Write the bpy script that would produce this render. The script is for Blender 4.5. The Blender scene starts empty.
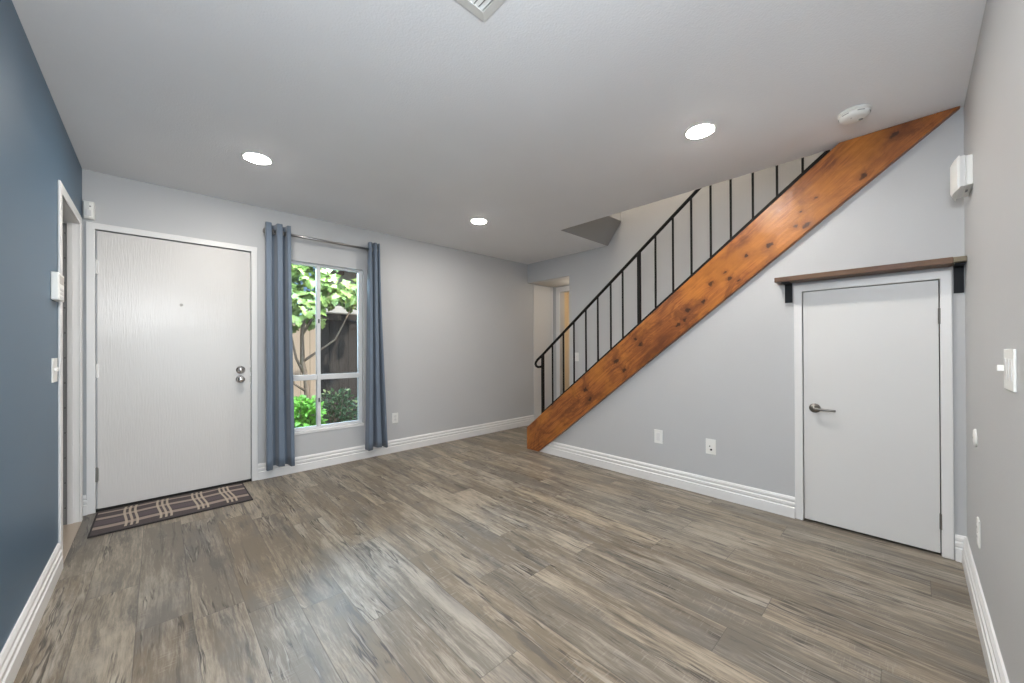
import bpy, bmesh, math, random
from mathutils import Vector, Matrix
random.seed(7)
scene = bpy.context.scene
col = scene.collection
R = math.radians

# ------------------------------------------------------------------ camera
FPX, YAW, ROLL, PITCH, SHY, ZC = 376.32, 0.816, -0.0048, 0.0027, 6.5169, 1.1546
_F = Vector((math.cos(YAW), math.sin(YAW), 0)); _R = Vector((math.sin(YAW), -math.cos(YAW), 0)); _U = Vector((0, 0, 1))
_F2 = _F * math.cos(PITCH) + _U * math.sin(PITCH); _U2 = _U * math.cos(PITCH) - _F * math.sin(PITCH)
_R3 = _R * math.cos(ROLL) + _U2 * math.sin(ROLL); _U3 = _U2 * math.cos(ROLL) - _R * math.sin(ROLL)
cd = bpy.data.cameras.new('camera'); cam = bpy.data.objects.new('camera', cd); col.objects.link(cam)
cd.sensor_width = 36; cd.lens = FPX * 36 / 1024; cd.shift_y = SHY / 1024; cd.clip_start = 0.05
m3 = Matrix((_R3, _U3, -_F2)).transposed()
cam.matrix_world = Matrix.Translation((0, 0, ZC)) @ m3.to_4x4()
scene.camera = cam

# ------------------------------------------------------------------ world, sun, daylight, exposure
w = bpy.data.worlds.new('sky'); scene.world = w; w.use_nodes = True
nt = w.node_tree; bg = nt.nodes['Background']
sky = nt.nodes.new('ShaderNodeTexSky'); sky.sky_type = 'HOSEK_WILKIE'; sky.turbidity = 3.0
sky.sun_direction = Vector((0.25, -0.5, 0.83)).normalized()
nt.links.new(sky.outputs[0], bg.inputs[0]); bg.inputs[1].default_value = 2.3

def light(name, kind, loc, energy, color, target=None, **kw):
    ld = bpy.data.lights.new(name, kind); ld.energy = energy; ld.color = color
    for k, v in kw.items(): setattr(ld, k, v)
    o = bpy.data.objects.new(name, ld); col.objects.link(o); o.location = loc
    if target is not None: o.rotation_euler = (Vector(target) - Vector(loc)).to_track_quat('-Z', 'Y').to_euler()
    return o
light('sun', 'SUN', (0, 0, 10), 3.6, (1, 0.94, 0.84), (-0.25 * 4, 0.5 * 4, 10 - 0.83 * 4), angle=R(1.5))
# area lamp added as daylight from the unseen sliding door behind the camera
light('slider_daylight_fill', 'AREA', (0.55, -3.35, 1.15), 38, (0.76, 0.89, 1.0), (0.55, 0, 1.15), shape='RECTANGLE', size=1.8, size_y=2.0)
# fill lamp added just behind the camera to lift the whole room
light('camera_fill_lamp', 'POINT', (-0.17, -0.03, 1.78), 64, (0.97, 0.985, 1.0), shadow_soft_size=0.14)
# area lamp added out of view above the window, bluish like sky
light('window_sky_fill', 'AREA', (1.15, 4.75, 2.50), 150, (0.58, 0.78, 1.0), (1.15, 2.0, 0.3), shape='RECTANGLE', size=1.3, size_y=0.5)
# lamp of the upper landing and lamp of the room past the hall
light('landing_lamp', 'POINT', (3.7, 2.05, 4.4), 52, (1, 0.86, 0.70), shadow_soft_size=0.12)
light('hall_fill_lamp', 'POINT', (4.50, 3.38, 1.95), 1.5, (1, 0.90, 0.78), shadow_soft_size=0.08)  # added out of view to brighten the hall panel and header
light('far_room_lamp', 'POINT', (5.6, 3.9, 2.2), 16, (1, 0.74, 0.45), shadow_soft_size=0.1)
vs = scene.view_settings
vs.view_transform = 'Standard'; vs.look = 'None'; vs.exposure = 0.68; vs.gamma = 1.0; vs.use_curve_mapping = False

# ------------------------------------------------------------------ node helper
class NT:
    def __init__(self, name):
        self.m = bpy.data.materials.new(name); self.m.use_nodes = True
        self.t = self.m.node_tree; self.b = self.t.nodes['Principled BSDF']
        self.co = self.n('ShaderNodeTexCoord').outputs['Object']
    def n(self, typ, **kw):
        nd = self.t.nodes.new(typ)
        for k, v in kw.items(): setattr(nd, k, v)
        return nd
    def put(self, sock, v):
        if hasattr(v, 'is_output'): self.t.links.new(v, sock)
        elif isinstance(v, (tuple, list)):
            sock.default_value = tuple(v) + ((1,) if len(sock.default_value) == 4 and len(v) == 3 else ())
        else: sock.default_value = v
    def math(self, op, a, b=0.0, c=0.0, clamp=False):
        nd = self.n('ShaderNodeMath', operation=op, use_clamp=clamp)
        for i, v in enumerate((a, b, c)): self.put(nd.inputs[i], v)
        return nd.outputs[0]
    def vmath(self, op, a, b=None):
        nd = self.n('ShaderNodeVectorMath', operation=op)
        self.put(nd.inputs[0], a)
        if b is not None: self.put(nd.inputs[1], b)
        return nd.outputs['Value'] if op in ('DOT_PRODUCT', 'LENGTH') else nd.outputs[0]
    def sep(self, v):
        nd = self.n('ShaderNodeSeparateXYZ'); self.put(nd.inputs[0], v); return nd.outputs
    def comb(self, x, y, z):
        nd = self.n('ShaderNodeCombineXYZ')
        for i, v in enumerate((x, y, z)): self.put(nd.inputs[i], v)
        return nd.outputs[0]
    def noise(self, vec, scale=1.0, detail=3.0, rough=0.5, dist=0.0):
        nd = self.n('ShaderNodeTexNoise'); self.put(nd.inputs['Vector'], vec)
        nd.inputs['Scale'].default_value = scale; nd.inputs['Detail'].default_value = detail
        nd.inputs['Roughness'].default_value = rough; nd.inputs['Distortion'].default_value = dist
        return nd.outputs['Fac']
    def mix(self, f, a, b):
        nd = self.n('ShaderNodeMix', data_type='RGBA')
        self.put(nd.inputs[0], f); self.put(nd.inputs[6], a); self.put(nd.inputs[7], b)
        return nd.outputs[2]
    def step(self, x, lo, hi):                       # smooth 0..1
        nd = self.n('ShaderNodeMapRange', interpolation_type='SMOOTHSTEP')
        self.put(nd.inputs[0], x); nd.inputs[1].default_value = lo; nd.inputs[2].default_value = hi
        return nd.outputs[0]
    def bump(self, h, strength=0.2, dist=0.01):
        nd = self.n('ShaderNodeBump'); nd.inputs['Strength'].default_value = strength; nd.inputs['Distance'].default_value = dist
        self.put(nd.inputs['Height'], h); self.t.links.new(nd.outputs[0], self.b.inputs['Normal'])
    def set(self, **kw):
        for k, v in kw.items(): self.put(self.b.inputs[k.replace('_', ' ')], v)
        return self

def paint(name, color, rough=0.6, bump=0.12, scale=220.0, var=0.03, spec=0.5):
    t = NT(name)
    v = t.noise(t.co, 2.3, 4)
    c2 = tuple(min(1, c * (1 - var * 2)) for c in color)
    t.set(Base_Color=t.mix(v, color, c2), Roughness=rough); t.b.inputs['Specular IOR Level'].default_value = spec
    t.bump(t.noise(t.co, scale, 2), bump, 0.004)
    return t.m
def metal(name, color, rough=0.3, bump=0.02):
    t = NT(name); t.set(Base_Color=color, Metallic=1.0)
    t.put(t.b.inputs['Roughness'], t.math('ADD', rough - 0.05, t.math('MULTIPLY', t.noise(t.co, 60, 2), 0.1)))
    t.bump(t.noise(t.co, 400, 2), bump, 0.002); return t.m

M = {}
M['wall'] = paint('grey_wall_paint', (0.505, 0.51, 0.515), 0.55, 0.15, 160)
M['stair_wall'] = M['wall']
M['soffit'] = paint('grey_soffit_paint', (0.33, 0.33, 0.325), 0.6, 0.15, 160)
M['blue'] = paint('slate_blue_wall_paint', (0.062, 0.125, 0.195), 0.40, 0.15, 160, 0.06)
M['ceiling'] = paint('ceiling_paint', (0.865, 0.87, 0.885), 0.8, 0.35, 120)
M['white'] = paint('white_trim_paint', (0.74, 0.735, 0.725), 0.35, 0.03, 90, 0.02)
M['plastic'] = paint('white_plastic', (0.80, 0.80, 0.77), 0.35, 0.01, 60, 0.01)
M['alu'] = paint('white_window_metal', (0.66, 0.67, 0.68), 0.35, 0.02, 60, 0.02)
M['black'] = paint('black_metal_paint', (0.007, 0.006, 0.005), 0.6, 0.05, 90, 0.1, 0.25)
M['bracket'] = paint('black_bracket_paint', (0.012, 0.014, 0.017), 0.6, 0.05, 90, 0.1, 0.25)
M['dark'] = paint('dark_gap', (0.01, 0.01, 0.01), 0.8, 0.02)
M['grey'] = paint('grey_plastic', (0.25, 0.25, 0.25), 0.5, 0.02)
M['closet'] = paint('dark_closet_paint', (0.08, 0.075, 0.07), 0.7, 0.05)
M['hall'] = paint('hall_paint', (0.50, 0.48, 0.45), 0.55, 0.1, 160)
M['cream'] = paint('cream_room_paint', (0.62, 0.52, 0.38), 0.6, 0.1, 160)
M['chrome'] = metal('chrome', (0.72, 0.70, 0.68), 0.14)
M['nickel'] = metal('satin_nickel', (0.25, 0.24, 0.225), 0.34)
M['rod'] = metal('brushed_rod_metal', (0.36, 0.35, 0.34), 0.32)
M['hinge'] = metal('dull_hinge_metal', (0.42, 0.41, 0.38), 0.4)
M['carpet'] = paint('stair_carpet', (0.35, 0.32, 0.29), 0.95, 0.6, 500, 0.1)
M['threshold'] = paint('pale_oak_strip', (0.46, 0.38, 0.30), 0.4, 0.1, 60, 0.1)

# front door paint: brushed on, gloss with streaks along the height
t = NT('front_door_gloss_paint')
x, y, z = t.sep(t.co)
st = t.noise(t.comb(t.math('MULTIPLY', x, 110), y, t.math('MULTIPLY', z, 9)), 1, 4, 0.6)
t.set(Base_Color=t.mix(t.noise(t.co, 3, 3), (0.645, 0.63, 0.61), (0.61, 0.595, 0.575)), Roughness=0.24)
t.bump(st, 0.22, 0.006); M['door_gloss'] = t.m

t = NT('satin_door_paint'); x, y, z = t.sep(t.co)
t.set(Base_Color=t.mix(t.noise(t.co, 2, 3), (0.655, 0.65, 0.64), (0.63, 0.625, 0.61)), Roughness=0.42)
t.bump(t.noise(t.co, 140, 2), 0.04, 0.003); M['door_satin'] = t.m

# weathered plank floor, planks along Y
def floor_mat():
    t = NT('weathered_vinyl_planks')
    x, y, z = t.sep(t.co)
    W, L = 0.178, 1.22
    u = t.math('DIVIDE', t.math('ADD', x, 20.005), W); i = t.math('FLOOR', u); fu = t.math('SUBTRACT', u, i)
    wn = t.n('ShaderNodeTexWhiteNoise', noise_dimensions='1D'); t.put(wn.inputs['W'], i)
    v = t.math('ADD', t.math('DIVIDE', t.math('ADD', y, 20), L), t.math('MULTIPLY', wn.outputs['Value'], 7.0))
    j = t.math('FLOOR', v); fv = t.math('SUBTRACT', v, j)
    wn2 = t.n('ShaderNodeTexWhiteNoise', noise_dimensions='2D'); t.put(wn2.inputs['Vector'], t.comb(i, j, 0))
    rnd = wn2.outputs['Value']; rc = t.sep(wn2.outputs['Color'])
    off = t.math('MULTIPLY', rnd, 37.0)
    def P(sx, sy, o=0.0): return t.comb(t.math('MULTIPLY', x, sx), t.math('MULTIPLY', y, sy), t.math('ADD', off, o))
    wav = t.math('MULTIPLY', t.math('SUBTRACT', t.noise(P(4, 2.0), 1, 4, 0.6), 0.5), 0.045)
    xw = t.math('ADD', x, wav)
    def Q(sx, sy, o=0.0): return t.comb(t.math('MULTIPLY', xw, sx), t.math('MULTIPLY', y, sy), t.math('ADD', off, o))
    big = t.noise(P(9, 1.5), 1, 6, 0.68, 0.3)
    med = t.noise(Q(62, 2.4), 1, 7, 0.72)
    fine = t.noise(Q(170, 14), 1, 4, 0.7)
    tone = t.math('ADD', t.math('MULTIPLY', rnd, 0.22), t.math('MULTIPLY', t.step(big, 0.30, 0.70), 0.42))
    tone = t.math('ADD', tone, t.math('MULTIPLY', t.step(med, 0.3, 0.7), 0.26))
    tone = t.math('ADD', tone, t.math('MULTIPLY', t.math('SUBTRACT', fine, 0.5), 0.60))
    light_c = t.mix(rc[1], (0.372, 0.306, 0.224), (0.345, 0.306, 0.252))
    mid_c = t.mix(rc[2], (0.165, 0.130, 0.090), (0.148, 0.130, 0.105))
    c = t.mix(t.step(tone, 0.28, 0.82), mid_c, light_c)
    fog = t.step(t.noise(t.comb(t.math('MULTIPLY', x, 4.2), t.math('MULTIPLY', y, 1.7), t.math('MULTIPLY', off, 0.15)), 1, 5, 0.62, 0.3), 0.50, 0.66)
    c = t.mix(t.math('MULTIPLY', fog, 0.42), c, (0.120, 0.118, 0.116))
    # grey weathered patches stretched along the board
    patch = t.step(t.noise(Q(15, 1.6, 5.0), 1, 8, 0.74, 0.2), 0.535, 0.64)
    c = t.mix(t.math('MULTIPLY', patch, 0.66), c, (0.070, 0.065, 0.060))
    streak = t.math('MULTIPLY', t.step(t.noise(Q(38, 1.2, 9.0), 1, 7, 0.72), 0.545, 0.62), t.step(t.noise(P(5, 1.6, 3.0), 1, 3), 0.42, 0.58))
    c = t.mix(t.math('MULTIPLY', streak, 0.66), c, (0.058, 0.047, 0.038))
    # splits: thin dark contour lines with a pale lip beside them, in places only
    sn = t.noise(Q(15, 0.8, 2.0), 1, 4, 0.55, 0.25)
    dl = t.math('SUBTRACT', sn, 0.5)
    line = t.math('SUBTRACT', 1.0, t.step(t.math('ABSOLUTE', dl), 0.0, 0.020))
    lip = t.math('SUBTRACT', 1.0, t.step(t.math('ABSOLUTE', t.math('SUBTRACT', dl, 0.030)), 0.0, 0.018))
    gate = t.step(t.noise(P(6, 2.6, 7.0), 1, 3), 0.47, 0.56)
    c = t.mix(t.math('MULTIPLY', t.math('MULTIPLY', lip, gate), 0.28), c, (0.50, 0.46, 0.40))
    c = t.mix(t.math('MULTIPLY', t.math('MULTIPLY', line, gate), 0.85), c, (0.040, 0.033, 0.028))
    # faint saw marks across the board
    saw = t.step(t.noise(P(16, 170), 1, 2), 0.54, 0.70)
    sg = t.step(t.noise(P(9, 3.0, 1.0), 1, 2), 0.52, 0.66)
    c = t.mix(t.math('MULTIPLY', t.math('MULTIPLY', saw, sg), 0.20), c, (0.48, 0.44, 0.39))
    # seams
    du = t.math('MULTIPLY', t.math('MINIMUM', fu, t.math('SUBTRACT', 1.0, fu)), W)
    dv = t.math('MULTIPLY', t.math('MINIMUM', fv, t.math('SUBTRACT', 1.0, fv)), L)
    d = t.math('MINIMUM', du, dv)
    seam = t.math('SUBTRACT', 1.0, t.step(d, 0.0005, 0.0025))
    c = t.mix(t.math('MULTIPLY', seam, 0.55), c, (0.06, 0.052, 0.045))
    t.set(Base_Color=c)
    t.put(t.b.inputs['Roughness'], t.math('ADD', 0.36, t.math('MULTIPLY', med, 0.16)))
    h = t.math('SUBTRACT', t.math('MULTIPLY', med, 0.5), t.math('ADD', t.math('MULTIPLY', seam, 0.8), t.math('MULTIPLY', t.math('MULTIPLY', line, gate), 0.5)))
    t.bump(h, 0.22, 0.004)
    return t.m
M['floor'] = floor_mat()

SLOPE = 0.795
ANG = math.atan(SLOPE)
def timber(name, base, deep, dark, slope, rough=0.26, knots=()):
    """sawn board: grain along the slope; knots are (along, across, radius)"""
    t = NT(name)
    ca, sa = math.cos(slope), math.sin(slope)
    a = t.vmath('DOT_PRODUCT', t.co, (0, -ca, sa)); b = t.vmath('DOT_PRODUCT', t.co, (0, sa, ca)); x = t.sep(t.co)[0]
    bx = t.math('ADD', b, t.math('MULTIPLY', x, 0.6))
    wob = t.math('MULTIPLY', t.math('SUBTRACT', t.noise(t.comb(t.math('MULTIPLY', a, 1.3), t.math('MULTIPLY', bx, 4), 0), 1, 3), 0.5), 0.05)
    bw = t.math('ADD', bx, wob)
    jit = t.noise(t.comb(t.math('MULTIPLY', a, 45), t.math('MULTIPLY', bx, 45), 0), 1, 3)
    core = halo = None
    for ka, kb, kr in knots:
        kr *= 0.78
        da = t.math('MULTIPLY', t.math('SUBTRACT', a, ka), 0.75 / kr); db = t.math('MULTIPLY', t.math('SUBTRACT', b, kb), 1.0 / kr)
        d = t.math('SQRT', t.math('ADD', t.math('MULTIPLY', da, da), t.math('MULTIPLY', db, db)))
        d = t.math('ADD', d, t.math('MULTIPLY', t.math('SUBTRACT', jit, 0.5), 1.9))
        core = d if core is None else t.math('MINIMUM', core, d)
    if core is not None:
        halo = t.math('SUBTRACT', 1.0, t.step(core, 0.8, 2.8)); core = t.math('SUBTRACT', 1.0, t.step(core, 0.45, 1.05))
        bw = t.math('ADD', bw, t.math('MULTIPLY', halo, 0.02))
    grain = t.noise(t.comb(t.math('MULTIPLY', a, 2.4), t.math('MULTIPLY', bw, 60), x), 1, 6, 0.68)
    fine = t.noise(t.comb(t.math('MULTIPLY', a, 10), t.math('MULTIPLY', bw, 260), x), 1, 3, 0.6)
    c = t.mix(t.step(grain, 0.34, 0.66), tuple(0.25 * p + 0.75 * q for p, q in zip(base, deep)), base)
    c = t.mix(t.math('MULTIPLY', t.step(fine, 0.50, 0.75), 0.30), c, deep)
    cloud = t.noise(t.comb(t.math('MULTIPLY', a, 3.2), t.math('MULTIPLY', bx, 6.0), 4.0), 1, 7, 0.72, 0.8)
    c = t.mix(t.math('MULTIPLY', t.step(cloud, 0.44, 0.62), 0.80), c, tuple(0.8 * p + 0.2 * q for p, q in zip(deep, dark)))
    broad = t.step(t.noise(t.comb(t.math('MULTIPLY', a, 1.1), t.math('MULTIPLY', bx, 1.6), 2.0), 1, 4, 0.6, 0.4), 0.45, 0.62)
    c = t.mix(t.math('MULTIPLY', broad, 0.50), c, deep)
    warm = t.step(t.noise(t.comb(t.math('MULTIPLY', a, 2.2), t.math('MULTIPLY', bx, 3.0), 8.0), 1, 4, 0.6), 0.42, 0.62)
    c = t.mix(t.math('MULTIPLY', warm, 0.45), c, (base[0] * 1.15, base[1] * 1.25, base[2] * 0.8))
    if halo is not None:
        c = t.mix(t.math('MULTIPLY', halo, 0.35), c, deep)
        c = t.mix(t.math('MULTIPLY', core, 0.85), c, dark)
    t.set(Base_Color=c); t.b.inputs['Specular IOR Level'].default_value = 0.35
    t.put(t.b.inputs['Roughness'], t.math('ADD', rough, t.math('MULTIPLY', cloud, 0.2)))
    t.bump(t.math('ADD', t.math('MULTIPLY', grain, 0.6), t.math('MULTIPLY', t.noise(t.co, 9, 3), 1.6)), 0.28, 0.010)
    return t.m
OFF = (3.6, 2.9, 0)   # knots are measured in room coordinates, the board's own start at the staircase's origin
_ca, _sa = math.cos(ANG), math.sin(ANG)
KNOTS = [(a + _ca * OFF[1], b - _sa * OFF[1], r) for a, b, r in [(0.991, 1.928, 0.0152), (0.853, 1.831, 0.027), (0.808, 1.869, 0.0176), (0.888, 1.921, 0.0097), (0.631, 1.886, 0.0266), (0.491, 1.939, 0.017), (0.313, 1.89, 0.0219), (0.201, 1.954, 0.0249), (0.07, 1.885, 0.0206), (-0.063, 1.912, 0.0283), (-0.188, 1.873, 0.024), (1.434, 1.906, 0.0204), (0.321, 1.948, 0.0154), (1.21, 1.837, 0.0248), (0.345, 1.833, 0.0129), (-0.129, 1.867, 0.0199), (-0.548, 1.956, 0.028), (-0.557, 2.024, 0.0189), (-0.832, 1.987, 0.0327), (-0.821, 1.877, 0.029), (-1.286, 1.975, 0.0316), (-1.302, 1.871, 0.0243), (-1.749, 2.105, 0.0305)]]
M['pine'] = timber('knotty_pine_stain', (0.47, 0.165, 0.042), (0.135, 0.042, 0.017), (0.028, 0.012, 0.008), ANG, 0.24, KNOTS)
M['walnut'] = timber('walnut_board', (0.150, 0.080, 0.055), (0.080, 0.040, 0.028), (0.03, 0.016, 0.012), 0.0, 0.4)
M['taupe'] = timber('taupe_shelf_board', (0.22, 0.18, 0.15), (0.14, 0.115, 0.095), (0.06, 0.05, 0.04), 0.0, 0.5)

t = NT('slate_blue_curtain_cloth'); x, y, z = t.sep(t.co)
wv = t.math('MULTIPLY', t.math('SINE', t.math('MULTIPLY', z, 2600)), t.math('SINE', t.math('MULTIPLY', x, 2600)))
t.set(Base_Color=t.mix(t.noise(t.comb(t.math('MULTIPLY', x, 60), y, t.math('MULTIPLY', z, 3)), 1, 3), (0.120, 0.158, 0.212), (0.145, 0.185, 0.240)), Roughness=0.75)
t.b.inputs['Sheen Weight'].default_value = 0.25
t.bump(wv, 0.05, 0.001); M['curtain'] = t.m

def mat_mat():
    t = NT('plaid_mat_weave'); x, y, z = t.sep(t.co)          # local: x -0.43..0.43, y -0.25..0.25
    wy = t.math('ADD', y, t.math('MULTIPLY', t.math('SINE', t.math('MULTIPLY', x, 15)), 0.008))
    wx = t.math('ADD', x, t.math('MULTIPLY', t.math('SINE', t.math('MULTIPLY', y, 11)), 0.010))
    def band(c, pos, w): return t.math('SUBTRACT', 1.0, t.step(t.math('ABSOLUTE', t.math('SUBTRACT', c, pos)), w * 0.8, w * 1.2))
    c = t.mix(t.noise(t.comb(t.math('MULTIPLY', x, 30), t.math('MULTIPLY', y, 300), 0), 1, 2), (0.052, 0.043, 0.045), (0.09, 0.072, 0.070))
    c = t.mix(band(wy, -0.015, 0.045), c, (0.105, 0.082, 0.090))
    for pos, wd in ((-0.115, 0.026), (0.075, 0.022), (0.195, 0.014)):
        c = t.mix(t.math('MULTIPLY', band(wy, pos, wd), 0.9), c, (0.36, 0.29, 0.25))
    inside = t.math('MULTIPLY', t.step(y, -0.205, -0.195), t.math('SUBTRACT', 1.0, t.step(y, 0.225, 0.235)))
    for g in (-0.245, -0.075, 0.125, 0.295):
        for k in (-0.027, 0.0, 0.027):
            c = t.mix(t.math('MULTIPLY', t.math('MULTIPLY', band(wx, g + k, 0.0065), inside), 0.9), c, (0.50, 0.42, 0.33))
    t.set(Base_Color=c, Roughness=0.9)
    t.bump(t.math('SINE', t.math('MULTIPLY', y, 900)), 0.3, 0.003)
    return t.m
M['mat'] = mat_mat()
M['mat_edge'] = paint('mat_binding', (0.035, 0.03, 0.032), 0.9, 0.3, 400)

t = NT('window_glass')
for l in list(t.t.links): t.t.links.remove(l)
tr = t.n('ShaderNodeBsdfTransparent'); gl = t.n('ShaderNodeBsdfGlossy'); gl.inputs['Roughness'].default_value = 0.03
tr.inputs[0].default_value = (0.93, 0.95, 0.94, 1)
fr = t.n('ShaderNodeFresnel'); fr.inputs[0].default_value = 1.45; mx = t.n('ShaderNodeMixShader')
t.t.links.new(fr.outputs[0], mx.inputs[0]); t.t.links.new(tr.outputs[0], mx.inputs[1]); t.t.links.new(gl.outputs[0], mx.inputs[2])
t.t.links.new(mx.outputs[0], t.t.nodes['Material Output'].inputs[0]); M['glass'] = t.m

t = NT('lit_diffuser'); t.set(Base_Color=(0.9, 0.9, 0.88))
t.put(t.b.inputs['Emission Color'], (1.0, 0.945, 0.875)); t.b.inputs['Emission Strength'].default_value = 225; M['lamp'] = t.m

def leaf_mat(name, a, b):
    t = NT(name); t.set(Base_Color=t.mix(t.noise(t.co, 9, 3), a, b), Roughness=0.45)
    t.b.inputs['Transmission Weight'].default_value = 0.0
    t.b.inputs['Subsurface Weight'].default_value = 0.0
    t.bump(t.noise(t.co, 60, 2), 0.1, 0.004); return t.m
M['fig_leaf'] = leaf_mat('fig_leaf_green', (0.13, 0.22, 0.035), (0.30, 0.36, 0.10))
M['bright_leaf'] = leaf_mat('bright_shrub_green', (0.16, 0.42, 0.03), (0.27, 0.54, 0.07))
M['dark_leaf'] = leaf_mat('dark_shrub_green', (0.06, 0.12, 0.05), (0.14, 0.20, 0.08))
M['pale_leaf'] = leaf_mat('pale_tip_green', (0.38, 0.42, 0.16), (0.48, 0.48, 0.22))
M['bark'] = paint('tree_bark', (0.36, 0.26, 0.19), 0.85, 0.6, 60, 0.25)
M['soil'] = paint('garden_soil', (0.12, 0.09, 0.07), 0.95, 0.6, 40, 0.2)
M['stucco'] = paint('cream_stucco', (0.72, 0.64, 0.54), 0.9, 0.5, 70, 0.05)
M['capping'] = paint('white_wall_capping', (0.85, 0.80, 0.74), 0.9, 0.5, 70, 0.05)
def boards(name, a, b, w=0.14):
    t = NT(name); x, y, z = t.sep(t.co)
    u = t.math('DIVIDE', t.math('ADD', x, 9), w); i = t.math('FLOOR', u); fu = t.math('SUBTRACT', u, i)
    wn = t.n('ShaderNodeTexWhiteNoise', noise_dimensions='1D'); t.put(wn.inputs['W'], i)
    g = t.noise(t.comb(t.math('MULTIPLY', x, 60), i, t.math('MULTIPLY', z, 2)), 1, 4)
    c = t.mix(t.math('ADD', t.math('MULTIPLY', wn.outputs['Value'], 0.5), t.math('MULTIPLY', g, 0.5)), a, b)
    e = t.math('MULTIPLY', t.math('MINIMUM', fu, t.math('SUBTRACT', 1.0, fu)), w)
    seam = t.math('SUBTRACT', 1.0, t.step(e, 0.002, 0.007))
    t.set(Base_Color=t.mix(t.math('MULTIPLY', seam, 0.7), c, tuple(v * 0.25 for v in a)), Roughness=0.85)
    t.bump(t.math('SUBTRACT', g, seam), 0.4, 0.01); return t.m
M['fence_dark'] = boards('dark_shaded_fence_boards', (0.052, 0.041, 0.037), (0.070, 0.056, 0.050))  # brown lowered further, the fence's shade is put into its colour
M['fence_tan'] = boards('tan_fence_boards', (0.60, 0.46, 0.36), (0.74, 0.60, 0.48))
M['beam'] = paint('brown_beam_paint', (0.17, 0.10, 0.065), 0.7, 0.3, 40, 0.1)

# ------------------------------------------------------------------ geometry helpers
def tag(o, label=None, cat=None, group=None, kind=None):
    if label: o['label'] = label
    if cat: o['category'] = cat
    if group: o['group'] = group
    if kind: o['kind'] = kind
    return o
def empty(name, loc, label=None, cat=None, group=None, kind=None):
    o = bpy.data.objects.new(name, None); o.empty_display_size = 0.1; o.location = loc; col.objects.link(o)
    return tag(o, label, cat, group, kind)
def wloc(o):
    v = Vector((0, 0, 0))
    while o is not None: v = v + o.location; o = o.parent
    return v
def link(name, bm, mat, parent=None, smooth=False, bevel=0.0, loc=None, recalc=True):
    """one mesh object; vertices are given in room coordinates"""
    if recalc: bmesh.ops.recalc_face_normals(bm, faces=bm.faces[:])
    base = Vector(loc) if loc is not None else (wloc(parent) if parent else Vector((0, 0, 0)))
    bmesh.ops.translate(bm, verts=bm.verts[:], vec=-base)
    me = bpy.data.meshes.new(name); bm.to_mesh(me); bm.free()
    me.materials.append(mat)
    if smooth:
        for p in me.polygons: p.use_smooth = True
    o = bpy.data.objects.new(name, me); col.objects.link(o)
    if parent: o.parent = parent
    elif loc is not None: o.location = base
    if bevel:
        md = o.modifiers.new('bevel', 'BEVEL'); md.width = bevel; md.segments = 2; md.limit_method = 'ANGLE'; md.angle_limit = R(40)
    return o
def box(bm, p0, p1):
    (a, b, c), (d, e, f) = p0, p1
    vs = [bm.verts.new((x, y, z)) for x in (a, d) for y in (b, e) for z in (c, f)]
    for q in ((0, 1, 3, 2), (4, 6, 7, 5), (0, 4, 5, 1), (2, 3, 7, 6), (0, 2, 6, 4), (1, 5, 7, 3)):
        bm.faces.new([vs[k] for k in q])
    return vs
def B(*boxes):
    bm = bmesh.new()
    for p0, p1 in boxes: box(bm, p0, p1)
    return bm
def prism(bm, pts, vec):
    """closed polygon pts swept by vec"""
    v = Vector(vec); n = len(pts)
    a = [bm.verts.new(p) for p in pts]; b = [bm.verts.new(Vector(p) + v) for p in pts]
    bm.faces.new(a); bm.faces.new(b[::-1])
    for k in range(n): bm.faces.new((a[k], b[k], b[(k + 1) % n], a[(k + 1) % n]))
def P(pts, vec):
    bm = bmesh.new(); prism(bm, pts, vec); return bm
def tube(bm, pts, r, seg=10, r_end=None, square=False):
    pts = [Vector(p) for p in pts]; n = len(pts); rings = []
    if square: seg = 4
    up = None
    for k, p in enumerate(pts):
        d = (pts[min(k + 1, n - 1)] - pts[max(k - 1, 0)]).normalized()
        if up is None: up = Vector((0, 0, 1)) if abs(d.z) < 0.95 else Vector((1, 0, 0))
        s = d.cross(up).normalized(); up = s.cross(d).normalized()
        rr = r if r_end is None else r + (r_end - r) * k / max(1, n - 1)
        if square: rr *= math.sqrt(2)
        rings.append([bm.verts.new(p + (s * math.cos(q) + up * math.sin(q)) * rr) for q in [2 * math.pi * (i + (0.5 if square else 0)) / seg for i in range(seg)]])
    for a, b in zip(rings, rings[1:]):
        for i in range(seg): bm.faces.new((a[i], a[(i + 1) % seg], b[(i + 1) % seg], b[i]))
    bm.faces.new(rings[0][::-1]); bm.faces.new(rings[-1])
def T(pts, r, seg=10, **kw):
    bm = bmesh.new(); tube(bm, pts, r, seg, **kw); return bm
def lathe(bm, c, axis, prof, seg=32):
    """prof: (distance along axis, radius)"""
    ax = Vector(axis).normalized(); u = ax.orthogonal().normalized(); v = ax.cross(u); c = Vector(c)
    rings = []
    for h, r in prof:
        if r < 1e-6: rings.append([bm.verts.new(c + ax * h)])
        else: rings.append([bm.verts.new(c + ax * h + (u * math.cos(q) + v * math.sin(q)) * r) for q in [2 * math.pi * i / seg for i in range(seg)]])
    for a, b in zip(rings, rings[1:]):
        for i in range(seg):
            j = (i + 1) % seg
            if len(a) == 1 and len(b) == 1: continue
            if len(a) == 1: bm.faces.new((a[0], b[j], b[i]))
            elif len(b) == 1: bm.faces.new((a[i], a[j], b[0]))
            else: bm.faces.new((a[i], a[j], b[j], b[i]))
    if len(rings[0]) > 1: bm.faces.new(rings[0][::-1])
    if len(rings[-1]) > 1: bm.faces.new(rings[-1])
def LA(c, axis, prof, seg=32):
    bm = bmesh.new(); lathe(bm, c, axis, prof, seg); return bm
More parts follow.
